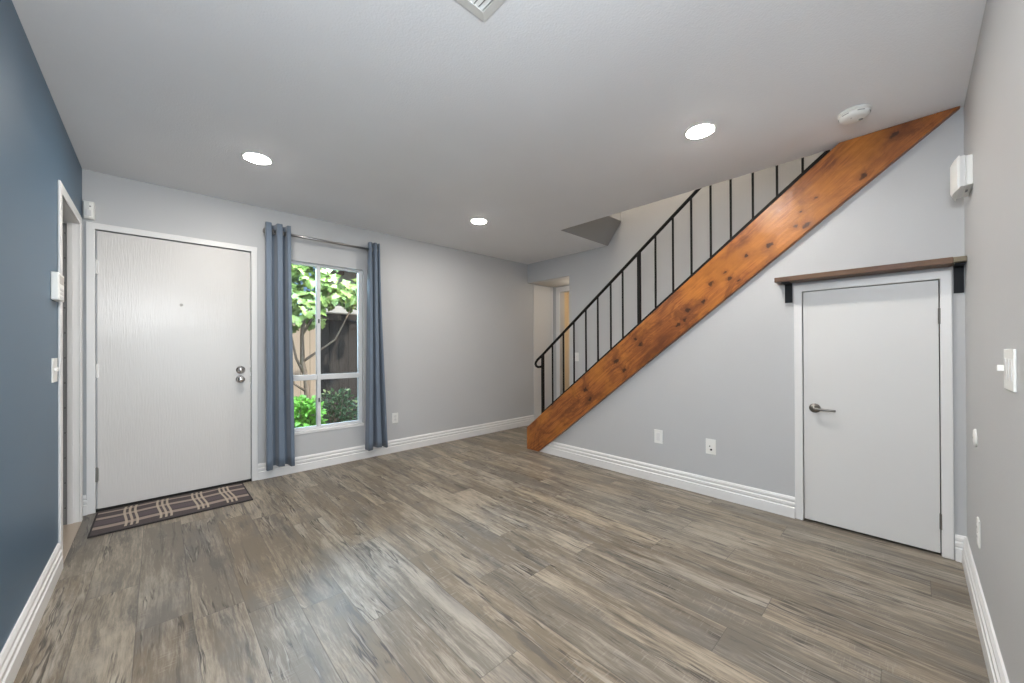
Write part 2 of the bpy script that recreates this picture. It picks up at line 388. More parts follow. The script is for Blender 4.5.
def torus(c, axis, R0, r, seg=24, s2=8):
    return LA(c, axis, [(r * math.sin(2 * math.pi * k / s2), R0 + r * math.cos(2 * math.pi * k / s2)) for k in range(s2 + 1)], seg)
def wall_panel(axis, pos, th, a0, a1, z0, z1, holes=()):
    """wall across `axis` from pos to pos+th, spanning a0..a1, z0..z1, with rectangular holes; one connected shell"""
    A = sorted({a0, a1, *[h[0] for h in holes], *[h[1] for h in holes]}); Z = sorted({z0, z1, *[h[2] for h in holes], *[h[3] for h in holes]})
    bm = bmesh.new(); vc = {}
    def V(s, a, z):
        k = (s, round(a, 5), round(z, 5))
        if k not in vc:
            p = pos + (th if s else 0); vc[k] = bm.verts.new((p, a, z) if axis == 0 else (a, p, z))
        return vc[k]
    def solid(i, j):
        if not (0 <= i < len(A) - 1 and 0 <= j < len(Z) - 1): return False
        am, zm = (A[i] + A[i + 1]) / 2, (Z[j] + Z[j + 1]) / 2
        return not any(h[0] < am < h[1] and h[2] < zm < h[3] for h in holes)
    for i in range(len(A) - 1):
        for j in range(len(Z) - 1):
            if not solid(i, j): continue
            q = [(A[i], Z[j]), (A[i + 1], Z[j]), (A[i + 1], Z[j + 1]), (A[i], Z[j + 1])]
            for s in (0, 1): bm.faces.new([V(s, *p) for p in q])
            for k, (di, dj) in enumerate(((0, -1), (1, 0), (0, 1), (-1, 0))):
                if not solid(i + di, j + dj):
                    p, r = q[k], q[(k + 1) % 4]; bm.faces.new((V(0, *p), V(0, *r), V(1, *r), V(1, *p)))
    return bm
def struct(name, bm, mat, label, cat, bevel=0.0, parent=None, smooth=False):
    o = link(name, bm, mat, parent, smooth, bevel)
    if parent is None: tag(o, label, cat, kind='structure')
    return o

# ------------------------------------------------------------------ room numbers (metres)
H = 2.44
XL, YD, XF, XS, YR = -0.388, 4.003, 4.096, 3.149, -0.196
XO = 3.180                                     # edge of the stairwell opening in the ceiling
YO = 2.605                                     # its far end
TH = 0.12
YB = -3.5                                      # back of the dining space behind the camera

# floor: one slab, the hall and the far room with it
struct('floor', B(((XL - 0.9, YB - 0.1, -0.12), (6.6, YD + TH, 0.0))), M['floor'], 'weathered grey brown plank floor of the room', 'floor')

# ceiling with the stairwell opening (sloped underside at its far end)
def ceiling_bm():
    bm = bmesh.new()
    pts = [(XL - TH, YB - TH), (XF + TH, YB - TH), (XF + TH, YR), (XO, YR), (XO, YO), (XF, YO), (XF + TH, YO), (XF + TH, YD + TH), (XL - TH, YD + TH)]
    top = 2.70
    low = [bm.verts.new((x, y, H)) for x, y in pts]
    ups = [bm.verts.new((x, y - (0.19 if (abs(y - YO) < 1e-6) else 0), top)) for x, y in pts]
    bm.faces.new(low); bm.faces.new(ups[::-1])
    for k in range(len(pts)): bm.faces.new((low[k], ups[k], ups[(k + 1) % len(pts)], low[(k + 1) % len(pts)]))
    bmesh.ops.triangulate(bm, faces=[f for f in bm.faces if len(f.verts) > 4])
    return bm
struct('ceiling', ceiling_bm(), M['ceiling'], 'pale grey textured ceiling open over the staircase', 'ceiling')

DX0, DX1, DZ1 = -0.318, 0.592, 2.018           # front door slab
WX0, WX1, WZ0, WZ1 = 0.735, 1.592, 0.372, 2.004
struct('wall_front', wall_panel(1, YD, TH, XL - TH, 4.80, 0, H, [(DX0 - 0.012, DX1 + 0.012, 0, DZ1 + 0.012), (WX0, WX1, WZ0, WZ1)]),
       M['wall'], 'grey wall with the front door and the curtained window', 'wall')
LY0, LY1, LZ1 = 3.165, 3.835, 2.01             # opening in the blue wall
struct('wall_left', wall_panel(0, XL - TH, TH, YB, YD, 0, H, [(LY0 - 0.013, LY1 + 0.013, 0, LZ1 + 0.013)]), M['blue'], 'slate blue accent wall with a narrow doorway', 'wall')
FY0 = 3.205                                    # passage from FY0 to YD
struct('wall_far', wall_panel(0, XF, TH, YB, YD, 0, 4.95, [(FY0, YD, 0, 2.153)]), M['wall'], 'grey wall behind the stair railing with the hall opening', 'wall')
struct('wall_right', wall_panel(1, YR - TH, TH, 1.15, XF, 0, 4.95), M['wall'], 'grey wall with the light switch and the door chime', 'wall')
# wall closing the space under the stairs, cut along the slope
SY0, SY1, SZ1 = -0.106, 0.503, 1.529
def under_wall():
    bm = bmesh.new()
    top = lambda y: min(H, SLOPE * (2.887 - y) + 0.06)
    yk = 2.887 - (H - 0.06) / SLOPE
    ys = [YR, SY0, SY1, 2.90]
    vs = {}
    def V(y, z):
        k = (round(y, 4), round(z, 4))
        if k not in vs: vs[k] = bm.verts.new((XS, y, z))
        return vs[k]
    fs = [bm.faces.new([V(YR, 0), V(SY0, 0), V(SY0, SZ1), V(SY0, top(SY0)), V(YR, top(YR))]),
          bm.faces.new([V(SY0, SZ1), V(SY1, SZ1), V(SY1, top(SY1)), V(SY0, top(SY0))]),
          bm.faces.new([V(SY1, 0), V(2.955, 0), V(SY1, top(SY1)), V(SY1, SZ1)])]
    r = bmesh.ops.extrude_face_region(bm, geom=fs)
    bmesh.ops.translate(bm, verts=[g for g in r['geom'] if isinstance(g, bmesh.types.BMVert)], vec=(0.07, 0, 0))
    return bm
struct('wall_stairs', under_wall(), M['stair_wall'], 'grey wall closing the space under the staircase', 'wall')
# stairwell above the ceiling
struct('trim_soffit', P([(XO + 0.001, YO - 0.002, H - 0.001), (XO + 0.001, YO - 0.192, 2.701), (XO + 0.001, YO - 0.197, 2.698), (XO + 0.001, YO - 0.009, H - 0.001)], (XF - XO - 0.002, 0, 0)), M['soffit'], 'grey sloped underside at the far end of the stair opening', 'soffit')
struct('wall_stairwell', B(((XO, YO - 0.19, 2.70), (XF, YO - 0.07, 4.95))), M['wall'], 'wall at the far end of the stairwell above the ceiling', 'wall')
struct('wall_landing', B(((XO - TH, YR, 2.72), (XO - 0.001, YO - 0.07, 4.95))), M['wall'], 'wall beside the upper landing', 'wall')
struct('ceiling_stairwell', B(((XO - TH, YR - TH, 4.95), (XF + TH, YO, 5.05))), M['ceiling'], 'ceiling high over the stairwell', 'ceiling')
# dining space behind the camera, an added daylight lamp stands at its sliding door opening
struct('wall_back', wall_panel(1, YB - TH, TH, XL - TH, XF + TH, 0, H, [(-0.35, 1.45, 0.0, 2.1)]), M['wall'], 'wall of the dining space with the sliding door opening', 'wall')
# hall past the opening
struct('ceiling_hall', B(((XF + TH, FY0 - 0.2, 2.153), (4.68, YD, 2.30))), M['hall'], 'low ceiling of the hall', 'ceiling')
struct('wall_hall', wall_panel(1, FY0 - 0.22, 0.12, XF + TH, 6.6, 0, 2.3), M['hall'], 'side wall of the hall', 'wall')
struct('wall_hall_end', wall_panel(0, 4.675, 0.11, FY0 - 0.12, YD, 0, 2.44, [(FY0 - 0.02, 3.845, 0, 2.06)]), M['wall'], 'grey end wall of the hall', 'wall')
struct('wall_far_room', B(((6.45, FY0 - 0.2, 0), (6.6, 5.2, 2.44))), M['cream'], 'cream wall of the room past the hall', 'wall')
struct('wall_far_room_side', B(((4.80, 5.08, 0), (6.45, 5.2, 2.44)), ), M['cream'], 'cream side wall of the room past the hall', 'wall')
struct('floor_far_room', B(((4.80, YD + TH, -0.12), (6.6, 5.2, 0.0))), M['floor'], 'plank floor of the room past the hall', 'floor')
struct('ceiling_far_room', B(((4.785, FY0 - 0.2, 2.44), (6.6, 5.2, 2.5))), M['ceiling'], 'ceiling of the room past the hall', 'ceiling')
# dark closet behind the doorway in the blue wall
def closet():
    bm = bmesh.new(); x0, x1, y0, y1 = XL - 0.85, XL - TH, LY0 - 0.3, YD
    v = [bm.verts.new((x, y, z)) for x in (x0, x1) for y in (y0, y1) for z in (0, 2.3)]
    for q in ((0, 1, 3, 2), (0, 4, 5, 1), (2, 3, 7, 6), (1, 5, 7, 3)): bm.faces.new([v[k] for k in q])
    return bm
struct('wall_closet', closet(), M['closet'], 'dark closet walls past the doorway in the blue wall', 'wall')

# baseboards
PROF = [(0, 0), (.019, 0), (.019, .068), (.0125, .075), (.0165, .083), (.0165, .099), (.0095, .107), (.0125, .114), (.0125, .126), (.006, .138), (0, .140)]
def base(name, a, b, nrm, label):
    a, b, n = Vector(a), Vector(b), Vector(nrm)
    bm = P([a + n * d + Vector((0, 0, h)) for d, h in PROF], b - a)
    return struct(name, bm, M['white'], label, 'baseboard')
base('baseboard_front', (0.645, YD, 0), (4.215, YD, 0), (0, -1, 0), 'white grooved baseboard under the curtained window')
base('baseboard_front_corner', (XL, YD, 0), (-0.366, YD, 0), (0, -1, 0), 'short baseboard between the front door and the blue wall')
base('baseboard_stairs', (XS, 0.549, 0), (XS, 2.905, 0), (-1, 0, 0), 'white grooved baseboard of the wall under the stairs')
base('baseboard_stairs_corner', (XS, YR, 0), (XS, -0.154, 0), (-1, 0, 0), 'short baseboard between the storage door and the corner')
base('baseboard_right', (1.15, YR, 0), (XS, YR, 0), (0, 1, 0), 'white baseboard of the wall with the light switch')
base('baseboard_left', (XL, YB, 0), (XL, 3.098, 0), (1, 0, 0), 'white baseboard along the slate blue wall')

def casing(parent, axis, pos, out, a0, a1, zt, wd, th, name='casing', cut=()):
    """three boards round an opening a0..a1, top zt, standing `th` proud towards `out`; one connected mesh"""
    p0, p1 = sorted((pos, pos + out * th))
    return link(name, wall_panel(axis, p0, p1 - p0, a0 - wd, a1 + wd, 0, zt + wd, [(a0, a1, 0, zt)]), M['white'], parent, bevel=0.004)

# ------------------------------------------------------------------ front door
fd = empty('door_1', (0.137, YD, 0), 'white front door with chrome knobs over the plaid mat', 'door', kind='structure')
casing(fd, 1, YD, -1, DX0 - 0.008, DX1 + 0.008, DZ1 + 0.008, 0.045, 0.014)
link('jamb', wall_panel(1, YD + 0.047, 0.05, DX0 - 0.012, DX1 + 0.012, 0, DZ1 + 0.012, [(DX0 + 0.015, DX1 - 0.015, 0, DZ1 - 0.015)]), M['white'], fd)
slab = link('door_slab', B(((DX0, YD - 0.002, 0.022), (DX1, YD + 0.042, DZ1 - 0.001))), M['door_gloss'], fd, bevel=0.002)
link('threshold', B(((DX0 - 0.012, YD - 0.002, 0.0005), (DX1 + 0.012, YD + 0.11, 0.012))), M['dark'], fd)  # near-black, the dark gap under the slab is put into its colour
for hz in (1.756, 1.012, 0.269):
    bm = T([(DX0 - 0.003, YD - 0.008, hz - 0.05), (DX0 - 0.003, YD - 0.008, hz + 0.05)], 0.008, 12)
    box(bm, (DX0 - 0.002, YD - 0.006, hz - 0.045), (DX0 + 0.009, YD + 0.002, hz + 0.045))
    h = link('hinge', bm, M['white'] if hz > 0.5 else M['hinge'], slab)
    if hz < 0.5: h['label'] = 'bare worn metal hinge'
link('peephole', LA((0.137, YD - 0.002, 1.52), (0, -1, 0), [(0, .011), (.003, .011), (.004, .008), (.002, .006), (.002, 0)], 16), M['hinge'], slab, True)
link('deadbolt', LA((0.522, YD - 0.002, 0.985), (0, -1, 0), [(0, .033), (.006, .034), (.012, .031), (.014, .022), (.022, .021), (.030, .014), (.031, 0)], 28), M['chrome'], slab, True)
link('door_knob', LA((0.519, YD - 0.002, 0.905), (0, -1, 0), [(0, .032), (.006, .033), (.010, .026), (.013, .013), (.032, .012), (.038, .024), (.050, .030), (.062, .026), (.068, .014), (.069, 0)], 28), M['chrome'], slab, True)
link('latch_plate', B(((DX1 - 0.003, YD - 0.0035, 0.965), (DX1 + 0.006, YD - 0.001, 1.005)), ((DX1 - 0.003, YD - 0.0035, 0.875), (DX1 + 0.006, YD - 0.001, 0.93))), M['hinge'], fd)

# doorway in the blue wall
ld = empty('door_2', (XL, 3.5, 0), 'white framed doorway in the slate blue wall', 'door', kind='structure')
casing(ld, 0, XL, 1, LY0, LY1, LZ1, 0.058, 0.011)
JD = 0.07
link('jamb', B(((XL - JD, LY1, 0), (XL, LY1 + 0.012, LZ1)), ((XL - TH, LY0 - 0.012, 0), (XL, LY0, LZ1)), ((XL - TH, LY0, LZ1), (XL, LY1, LZ1 + 0.012))), M['white'], ld)
link('door_stop', B(((XL - 0.050, LY1 - 0.010, 0), (XL - 0.025, LY1, LZ1))), M['white'], ld)
ws = link('weather_strip', B(((XL - JD, LY1 - 0.004, 0.01), (XL - 0.052, LY1, LZ1 - 0.01))), M['grey'], ld)
for k in range(12):
    link('nail_head', LA((XL - 0.060, LY1 - 0.004, 0.12 + k * 0.165), (0, -1, 0), [(0, .0035), (.0015, .003), (.002, 0)], 8), M['dark'], ws)
link('threshold', B(((XL - JD - 0.05, LY0, 0.0005), (XL + 0.012, LY1, 0.010))), M['threshold'], ld, bevel=0.003)

# storage door under the stairs
sd = empty('door_3', (XS, 0.2, 0), 'short white storage door with lever handle under the shelf', 'door', kind='structure')
casing(sd, 0, XS, -1, SY0, SY1, SZ1, 0.045, 0.014)
sl = link('door_slab', B(((XS - 0.001, SY0 + 0.004, 0.014), (XS + 0.036, SY1 - 0.004, SZ1 - 0.004))), M['door_satin'], sd, bevel=0.002)
link('jamb', B(((XS + 0.040, SY0, 0), (XS + 0.07, SY1, SZ1))), M['dark'], sd)  # near-black sheet behind the slab, colours the gaps round it dark
for hz in (1.325, 0.192):
    bm = T([(XS - 0.008, SY0 + 0.001, hz - 0.043), (XS - 0.008, SY0 + 0.001, hz + 0.043)], 0.0065, 12)
    box(bm, (XS - 0.005, SY0 - 0.002, hz - 0.042), (XS - 0.0005, SY0 + 0.004, hz + 0.042))
    link('hinge', bm, M['nickel'], sl)
ly, lz = 0.440, 0.757
hd = link('lever_handle', LA((XS - 0.001, ly, lz), (-1, 0, 0), [(0, .030), (.004, .031), (.008, .028), (.009, .012), (.042, .011), (.048, .012), (.052, .008), (.053, 0)], 28), M['nickel'], sl, True)
bm = T([(XS - 0.044, ly + 0.004, lz), (XS - 0.046, ly - 0.02, lz), (XS - 0.047, ly - 0.055, lz - 0.002), (XS - 0.045, ly - 0.085, lz - 0.003), (XS - 0.041, ly - 0.108, lz - 0.004)], 0.009, 12, r_end=0.0065)
link('lever', bm, M['nickel'], hd, True)

# white closet panel and framed doorway in the hall
ha = empty('door_4', (4.44, YD, 0), 'tall white panel lining the hall opening', 'door', kind='structure')
link('door_slab', B(((4.219, YD - 0.010, 0.008), (4.640, YD - 0.0005, 2.14))), M['door_satin'], ha, bevel=0.003)
link('casing', B(((4.640, YD - 0.014, 0), (4.672, YD - 0.0005, 2.148))), M['white'], ha, bevel=0.003)
hb_ = empty('door_5', (4.675, 3.5, 0), 'white framed doorway to the warmly lit room past the hall', 'door', kind='structure')
casing(hb_, 0, 4.675, -1, FY0 - 0.02, 3.845, 2.06, 0.075, 0.014)

# ------------------------------------------------------------------ window
wn_ = empty('window_1', ((WX0 + WX1) / 2, YD + 0.07, WZ0), 'white framed four pane window between the blue curtains', 'window', kind='structure')
fy0, fy1 = YD + 0.035, YD + 0.085
link('window_frame', wall_panel(1, fy0, fy1 - fy0, WX0, WX1, WZ0, WZ1, [(WX0 + 0.03, WX1 - 0.032, WZ0 + 0.03, WZ1 - 0.022)]), M['alu'], wn_, bevel=0.003)
XM, ZM = 1.163, 0.885
link('mullion', B(((XM - 0.017, fy0 - 0.004, WZ0 + 0.03), (XM + 0.017, fy1 - 0.006, WZ1 - 0.022))), M['alu'], wn_, bevel=0.004)
link('transom', B(((WX0 + 0.03, fy0 + 0.002, ZM - 0.026), (XM - 0.017, fy1 - 0.008, ZM + 0.026))), M['alu'], wn_, bevel=0.004)
link('transom', B(((XM + 0.017, fy0 + 0.002, ZM - 0.026), (WX1 - 0.032, fy1 - 0.008, ZM + 0.026))), M['alu'], wn_, bevel=0.004)
for xa, xb in ((WX0 + 0.03, XM - 0.017), (XM + 0.017, WX1 - 0.032)):
    for za, zb in ((WZ0 + 0.03, ZM - 0.026), (ZM + 0.026, WZ1 - 0.022)):
        link('pane', B(((xa, fy0 + 0.022, za), (xb, fy0 + 0.025, zb))), M['glass'], wn_)
for z in (1.44, 0.66):
    link('latch', B(((XM - 0.006, fy0 - 0.010, z - 0.020), (XM + 0.006, fy0 - 0.004, z + 0.020))), M['dark'], wn_, bevel=0.002)
link('window_sill', B(((WX0, YD - 0.008, WZ0 - 0.022), (WX1 + 0.004, fy0 + 0.002, WZ0 + 0.004))), M['white'], wn_, bevel=0.003)

# ------------------------------------------------------------------ curtains and rod
RZ, RY = 2.214, YD - 0.090
rod = empty('curtain_rod', (1.2, RY, RZ), 'thin brushed metal curtain rod above the window', 'curtain rod')
link('rod', T([(0.700, RY, RZ), (1.716, RY, RZ)], 0.0115, 16), M['rod'], rod, True)
for x in (0.702, 1.714):
    s = -1 if x < 1 else 1
    link('finial', LA((x, RY, RZ), (s, 0, 0), [(0, .012), (.006, .015), (.014, .015), (.018, .010), (.019, 0)], 16), M['rod'], rod, True)
for x in (0.76, 1.66):
    bm = T([(x, RY, RZ - 0.013), (x, RY + 0.05, RZ - 0.012), (x, YD - 0.004, RZ - 0.012)], 0.006, 10)
    box(bm, (x - 0.015, YD - 0.004, RZ - 0.045), (x + 0.015, YD, RZ + 0.02))
    link('bracket', bm, M['rod'], rod)

def curtain(label, xt0, xt1, xb0, xb1, z0, waves, amp, ph, wob):
    ztop = 2.284; NX, NZ = 90, 26
    root = empty('curtain', ((xt0 + xt1) / 2, RY, z0), label, 'curtain')
    bm = bmesh.new(); rows = []
    for k in range(NZ + 1):
        f = k / NZ; z = ztop + (z0 - ztop) * f; g = f ** 1.4
        a, b = xt0 + (xb0 - xt0) * g, xt1 + (xb1 - xt1) * g
        am = amp * (1 + 0.12 * math.sin(3 * f + ph))
        row = []
        for i in range(NX + 1):
            s = i / NX; q = 2 * math.pi * waves * s + ph + wob * f * math.sin(2.2 * s + 1)
            x = a + (b - a) * (s - 0.055 * math.sin(2 * q) / waves)
            wave = math.tanh(2.0 * (math.sin(q) + 0.40)) - 0.15
            row.append(bm.verts.new((x, RY - wave * am + 0.006 * math.sin(5 * f + 7 * s), z - (0.008 * math.sin(q * 0.5 + 1) if k == NZ else 0))))
        rows.append(row)
    for r0, r1 in zip(rows, rows[1:]):
        for i in range(NX): bm.faces.new((r0[i], r0[i + 1], r1[i + 1], r1[i]))
    bmesh.ops.subdivide_edges(bm, edges=[], cuts=0)
    o = link('curtain_panel', bm, M['curtain'], root, True)
    md = o.modifiers.new('thickness', 'SOLIDIFY'); md.thickness = 0.003
    # grommets where the cloth crosses the rod
    n = 0
    for i in range(400):
        s0, s1 = i / 400, (i + 1) / 400
        q0, q1 = 2 * math.pi * waves * s0 + ph, 2 * math.pi * waves * s1 + ph
        if (math.sin(q0) + 0.33) * (math.sin(q1) + 0.33) <= 0 and n < 8:
            x = xt0 + (xt1 - xt0) * s0; n += 1
            link('grommet', torus((x, RY, RZ), (1, 0.5, 0), 0.021, 0.0045, 20, 8), M['rod'], root, True)
    return root
curtain('slate blue curtain hanging next to the front door', 0.690, 0.882, 0.690, 0.905, 0.108, 2.35, 0.050, -0.35, 0.25)
curtain('slate blue curtain flaring at the hem above the wall outlet', 1.612, 1.726, 1.580, 1.800, 0.112, 2.3, 0.045, -0.5, -0.4)

# ------------------------------------------------------------------ staircase and shelf
XSF = 3.109                                     # face of the timber stringer
stc = empty('staircase', (3.6, 2.9, 0), 'knotty pine staircase with black metal railing', 'staircase')
zt = lambda y: 0.436 + SLOPE * (2.827 - y)
zb = lambda y: SLOPE * (2.884 - y)
ytop = 2.827 - (H - 0.436) / SLOPE; ybot = 2.884 - H / SLOPE
bm = P([(XSF, 3.062, 0.0), (XSF, 2.884, 0.0), (XSF, ybot, H - 0.002), (XSF, ytop, H - 0.002), (XSF, 3.062, zt(3.062))], (0.125, 0, 0))
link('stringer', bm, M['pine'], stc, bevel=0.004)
# carpeted steps
pts = [(XSF + 0.126, 2.95, 0)]; z = 0
for k in range(13):
    y = 2.95 - k * 0.243; z = (k + 1) * 0.1929
    pts += [(XSF + 0.126, y, z), (XSF + 0.126, y - 0.243, z)]
pts += [(XSF + 0.126, 2.95 - 13 * 0.243, z - 0.30), (XSF + 0.126, 2.62, 0.0)]
bm = bmesh.new(); prism(bm, pts, (XF - XSF - 0.127, 0, 0)); bmesh.ops.triangulate(bm, faces=[f for f in bm.faces if len(f.verts) > 4])
link('steps', bm, M['carpet'], stc)
XB = XS + 0.045
zr = lambda y: 1.030 + SLOPE * (2.959 - y)
zl = lambda y: 0.424 + 0.8 * (2.886 - y)
link('bottom_rail', P([(XB - 0.014, 2.90, zl(2.90) - 0.012), (XB - 0.014, 0.36, zl(0.36) - 0.012), (XB - 0.014, 0.36, zl(0.36) + 0.014), (XB - 0.014, 2.90, zl(2.90) + 0.014)], (0.028, 0, 0)), M['black'], stc)
hp = [(XB, 0.45, zr(0.45)), (XB, 1.5, zr(1.5)), (XB, 2.6, zr(2.6)), (XB, 2.90, zr(2.90)), (XB, 2.965, 1.030), (XB, 2.992, 1.000), (XB, 2.998, 0.978), (XB, 2.985, 0.955), (XB, 2.955, 0.945), (XB, 2.915, 0.950), (XB, 2.888, 0.958)]
link('handrail', T(hp, 0.0145, 10), M['black'], stc, True)
BY = [2.885, 2.739, 2.583, 2.442, 2.289, 2.145, 1.997, 1.868, 1.701, 1.545, 1.39, 1.238, 1.089, 0.945, 0.798, 0.649, 0.503]
for k, y in enumerate(BY):
    post = k in (0, 8); r = 0.0135 if post else 0.0065
    link('post' if post else 'baluster', T([(XB, y, zl(y) - 0.004), (XB, y, zr(y) - 0.004)], r, square=True), M['black'], stc)

shf = empty('wall_shelf', (XS, 0.21, 1.586), 'dark wood shelf over the white storage door', 'shelf')
SD = 0.135
link('shelf_board', B(((XS - SD, -0.150, 1.592), (XS, 0.632, 1.624))), M['walnut'], shf, bevel=0.003)
link('shelf_end', B(((XS - SD, YR + 0.001, 1.596), (XS, -0.150, 1.622))), M['taupe'], shf, bevel=0.002)['label'] = 'paler grey brown end piece'  # wall end of the shelf drawn in a paler tone
for y0, y1, zlo in ((0.556, 0.598, 1.462), (-0.1925, -0.156, 1.445)):
    bm = P([(XS - 0.006, y0, zlo), (XS, y0, zlo), (XS, y0, 1.5915), (XS - SD + 0.02, y0, 1.5915), (XS - SD + 0.02, y0, 1.5855), (XS - 0.006, y0, 1.5855)], (0, y1 - y0, 0))
    link('bracket', bm, M['bracket'], shf, bevel=0.001)

# ------------------------------------------------------------------ ceiling fixtures
def downlight(x, y, label):
    r = empty('recessed_light', (x, y, H), label, 'ceiling light', 'round recessed ceiling lights')
    link('trim_ring', LA((x, y, H), (0, 0, -1), [(-.004, .090), (.003, .089), (.006, .080), (.004, .072), (.002, .071)], 40), M['plastic'], r, True)
    link('diffuser', LA((x, y, H - 0.002), (0, 0, -1), [(0, .071), (.004, .068), (.008, .050), (.010, .025), (.0105, 0)], 40), M['lamp'], r, True)
downlight(0.487, 2.998, 'lit recessed ceiling light in front of the white front door')
downlight(2.340, 0.853, 'lit recessed ceiling light next to the smoke detector')
downlight(2.348, 2.972, 'lit recessed ceiling light in the ceiling near the hall opening')
downlight(0.487, 0.853, 'lit recessed ceiling light beside the air vent')

sm = empty('smoke_detector', (2.775, 0.210, H), 'white round smoke detector on the ceiling above the stringer', 'smoke detector')
c = (2.775, 0.210, H)
link('base_plate', LA(c, (0, 0, -1), [(0, .070), (.006, .071), (.010, .068)], 40), M['plastic'], sm, True)
hs = link('housing', LA(c, (0, 0, -1), [(.010, .064), (.014, .066), (.026, .064), (.036, .056), (.040, .040), (.041, 0)], 40), M['plastic'], sm, True)
for k in range(6):
    a = 2 * math.pi * (k + 0.5) / 6
    bm = T([(c[0] + 0.0645 * math.cos(a + q), c[1] + 0.0645 * math.sin(a + q), H - 0.022) for q in (-.25, -.12, 0, .12, .25)], 0.0022, 6)
    link('vent_slot', bm, M['grey'], hs)
link('test_button', LA((c[0] + 0.02, c[1] - 0.025, H - 0.040), (0, 0, -1), [(0, .010), (.002, .0095), (.003, 0)], 20), M['grey'], hs, True)
link('indicator', LA((c[0] - 0.03, c[1] + 0.01, H - 0.039), (0, 0, -1), [(0, .004), (.002, .003), (.0025, 0)], 12), M['grey'], hs, True)

vx0, vx1, vy0, vy1 = 0.575, 0.933, 0.83, 1.142
vt = empty('air_vent', ((vx0 + vx1) / 2, (vy0 + vy1) / 2, H), 'white slatted air vent in the ceiling', 'air vent')
def vent_frame():
    bm = bmesh.new(); ins = 0.036
    o = [(vx0, vy0), (vx1, vy0), (vx1, vy1), (vx0, vy1)]
    i_ = [(vx0 + ins, vy0 + ins), (vx1 - ins, vy0 + ins), (vx1 - ins, vy1 - ins), (vx0 + ins, vy1 - ins)]
    rings = [[bm.verts.new((x, y, z)) for x, y in pp] for pp, z in ((o, H), (o, H - 0.004), (i_, H - 0.010), (i_, H))]
    for a, b in zip(rings, rings[1:]):
        for k in range(4): bm.faces.new((a[k], a[(k + 1) % 4], b[(k + 1) % 4], b[k]))
    return bm
link('vent_frame', vent_frame(), M['plastic'], vt)
link('backing', B(((vx0 + .036, vy0 + .036, H - 0.002), (vx1 - .036, vy1 - .036, H - 0.0005))), M['dark'], vt)
nsl = 14
for k in range(nsl):
    x = vx0 + 0.036 + (vx1 - vx0 - 0.072) * (k + 0.5) / nsl
    link('slat', P([(x - 0.007, vy0 + .036, H - 0.002), (x - 0.009, vy0 + .036, H - 0.003), (x + 0.004, vy0 + .036, H - 0.009), (x + 0.006, vy0 + .036, H - 0.008)], (0, vy1 - vy0 - .072, 0)), M['plastic'], vt)
link('screw', LA((vx1 - 0.018, vy0 + 0.16, H - 0.006), (0, 0, -1), [(0, .005), (.002, .004), (.003, 0)], 10), M['grey'], vt)

# ------------------------------------------------------------------ wall fixtures
ms = empty('motion_sensor', (-0.362, YD, 2.15), 'white motion sensor above the corner of the front door', 'motion sensor')
def sensor_bm():
    bm = bmesh.new()
    prof = [(-0.384, 0), (-0.384, -.018), (-0.378, -.034), (-0.352, -.040), (-0.332, -.034), (-0.325, -.018), (-0.325, 0)]
    rings = []
    for z, s in ((2.088, 0.72), (2.10, 0.95), (2.16, 1.0), (2.205, 0.95), (2.215, 0.75)):
        rings.append([bm.verts.new((x, YD + d * s, z)) for x, d in prof])
    for a, b in zip(rings, rings[1:]):
        for k in range(len(prof)): bm.faces.new((a[k], a[(k + 1) % len(prof)], b[(k + 1) % len(prof)], b[k]))
    bm.faces.new(rings[0]); bm.faces.new(rings[-1][::-1]); return bm
hs = link('housing', sensor_bm(), M['plastic'], ms, bevel=0.003)
link('lens', B(((-0.368, YD - 0.0425, 2.108), (-0.340, YD - 0.036, 2.150))), M['white'], hs, bevel=0.004)
link('indicator', LA((-0.347, YD - 0.040, 2.175), (0, -1, 0), [(0, .005), (.0015, .004), (.002, 0)], 12), M['grey'], hs)

cp = empty('control_panel', (XL, 3.0, 1.41), 'white boxy control panel on the slate blue wall', 'control panel')
b_ = link('housing', B(((XL, 2.925, 1.412), (XL + 0.027, 3.072, 1.552))), M['plastic'], cp, bevel=0.005)
link('screen', B(((XL + 0.026, 2.945, 1.498), (XL + 0.0285, 3.052, 1.538))), M['hall'], b_, bevel=0.001)
for r_ in range(3):
    for c_ in range(4):
        y = 2.955 + c_ * 0.028; z = 1.43 + r_ * 0.02
        link('button', B(((XL + 0.026, y - 0.009, z - 0.006), (XL + 0.029, y + 0.009, z + 0.006))), M['white'], b_, bevel=0.001)

def plate(name, axis, pos, out, a, z, wd, ht, label, cat, group=None):
    """cover plate centred at (a, z) on the wall; returns root and a helper for raised bits"""
    loc = (pos, a, z) if axis == 0 else (a, pos, z)
    r = empty(name, loc, label, cat, group)
    def bit(nm, da0, da1, dz0, dz1, h0, h1, mat, bevel=0.001, parent=None):
        lo, hi = sorted((pos + out * h0, pos + out * h1))
        if axis == 0: bx = ((lo, a + da0, z + dz0), (hi, a + da1, z + dz1))
        else: bx = ((a + da0, lo, z + dz0), (a + da1, hi, z + dz1))
        return link(nm, B(bx), mat, parent or r, bevel=bevel)
    pl = bit('cover_plate', -wd / 2, wd / 2, -ht / 2, ht / 2, 0.0, 0.006, M['plastic'], 0.002)
    return r, bit, pl
def outlet(axis, pos, out, a, z, label, group=None):
    r, bit, pl = plate('wall_outlet', axis, pos, out, a, z, 0.072, 0.116, label, 'outlet', group)
    for dz in (-0.020, 0.020):
        so = bit('socket', -0.017, 0.017, dz - 0.014, dz + 0.014, 0.005, 0.008, M['white'], 0.002)
        for da in (-0.006, 0.006): bit('slot', da - 0.0012, da + 0.0012, dz - 0.003, dz + 0.007, 0.0075, 0.0084, M['grey'], 0, so)
    bit('screw', -0.003, 0.003, -0.003, 0.003, 0.005, 0.0072, M['hinge'], 0.001)
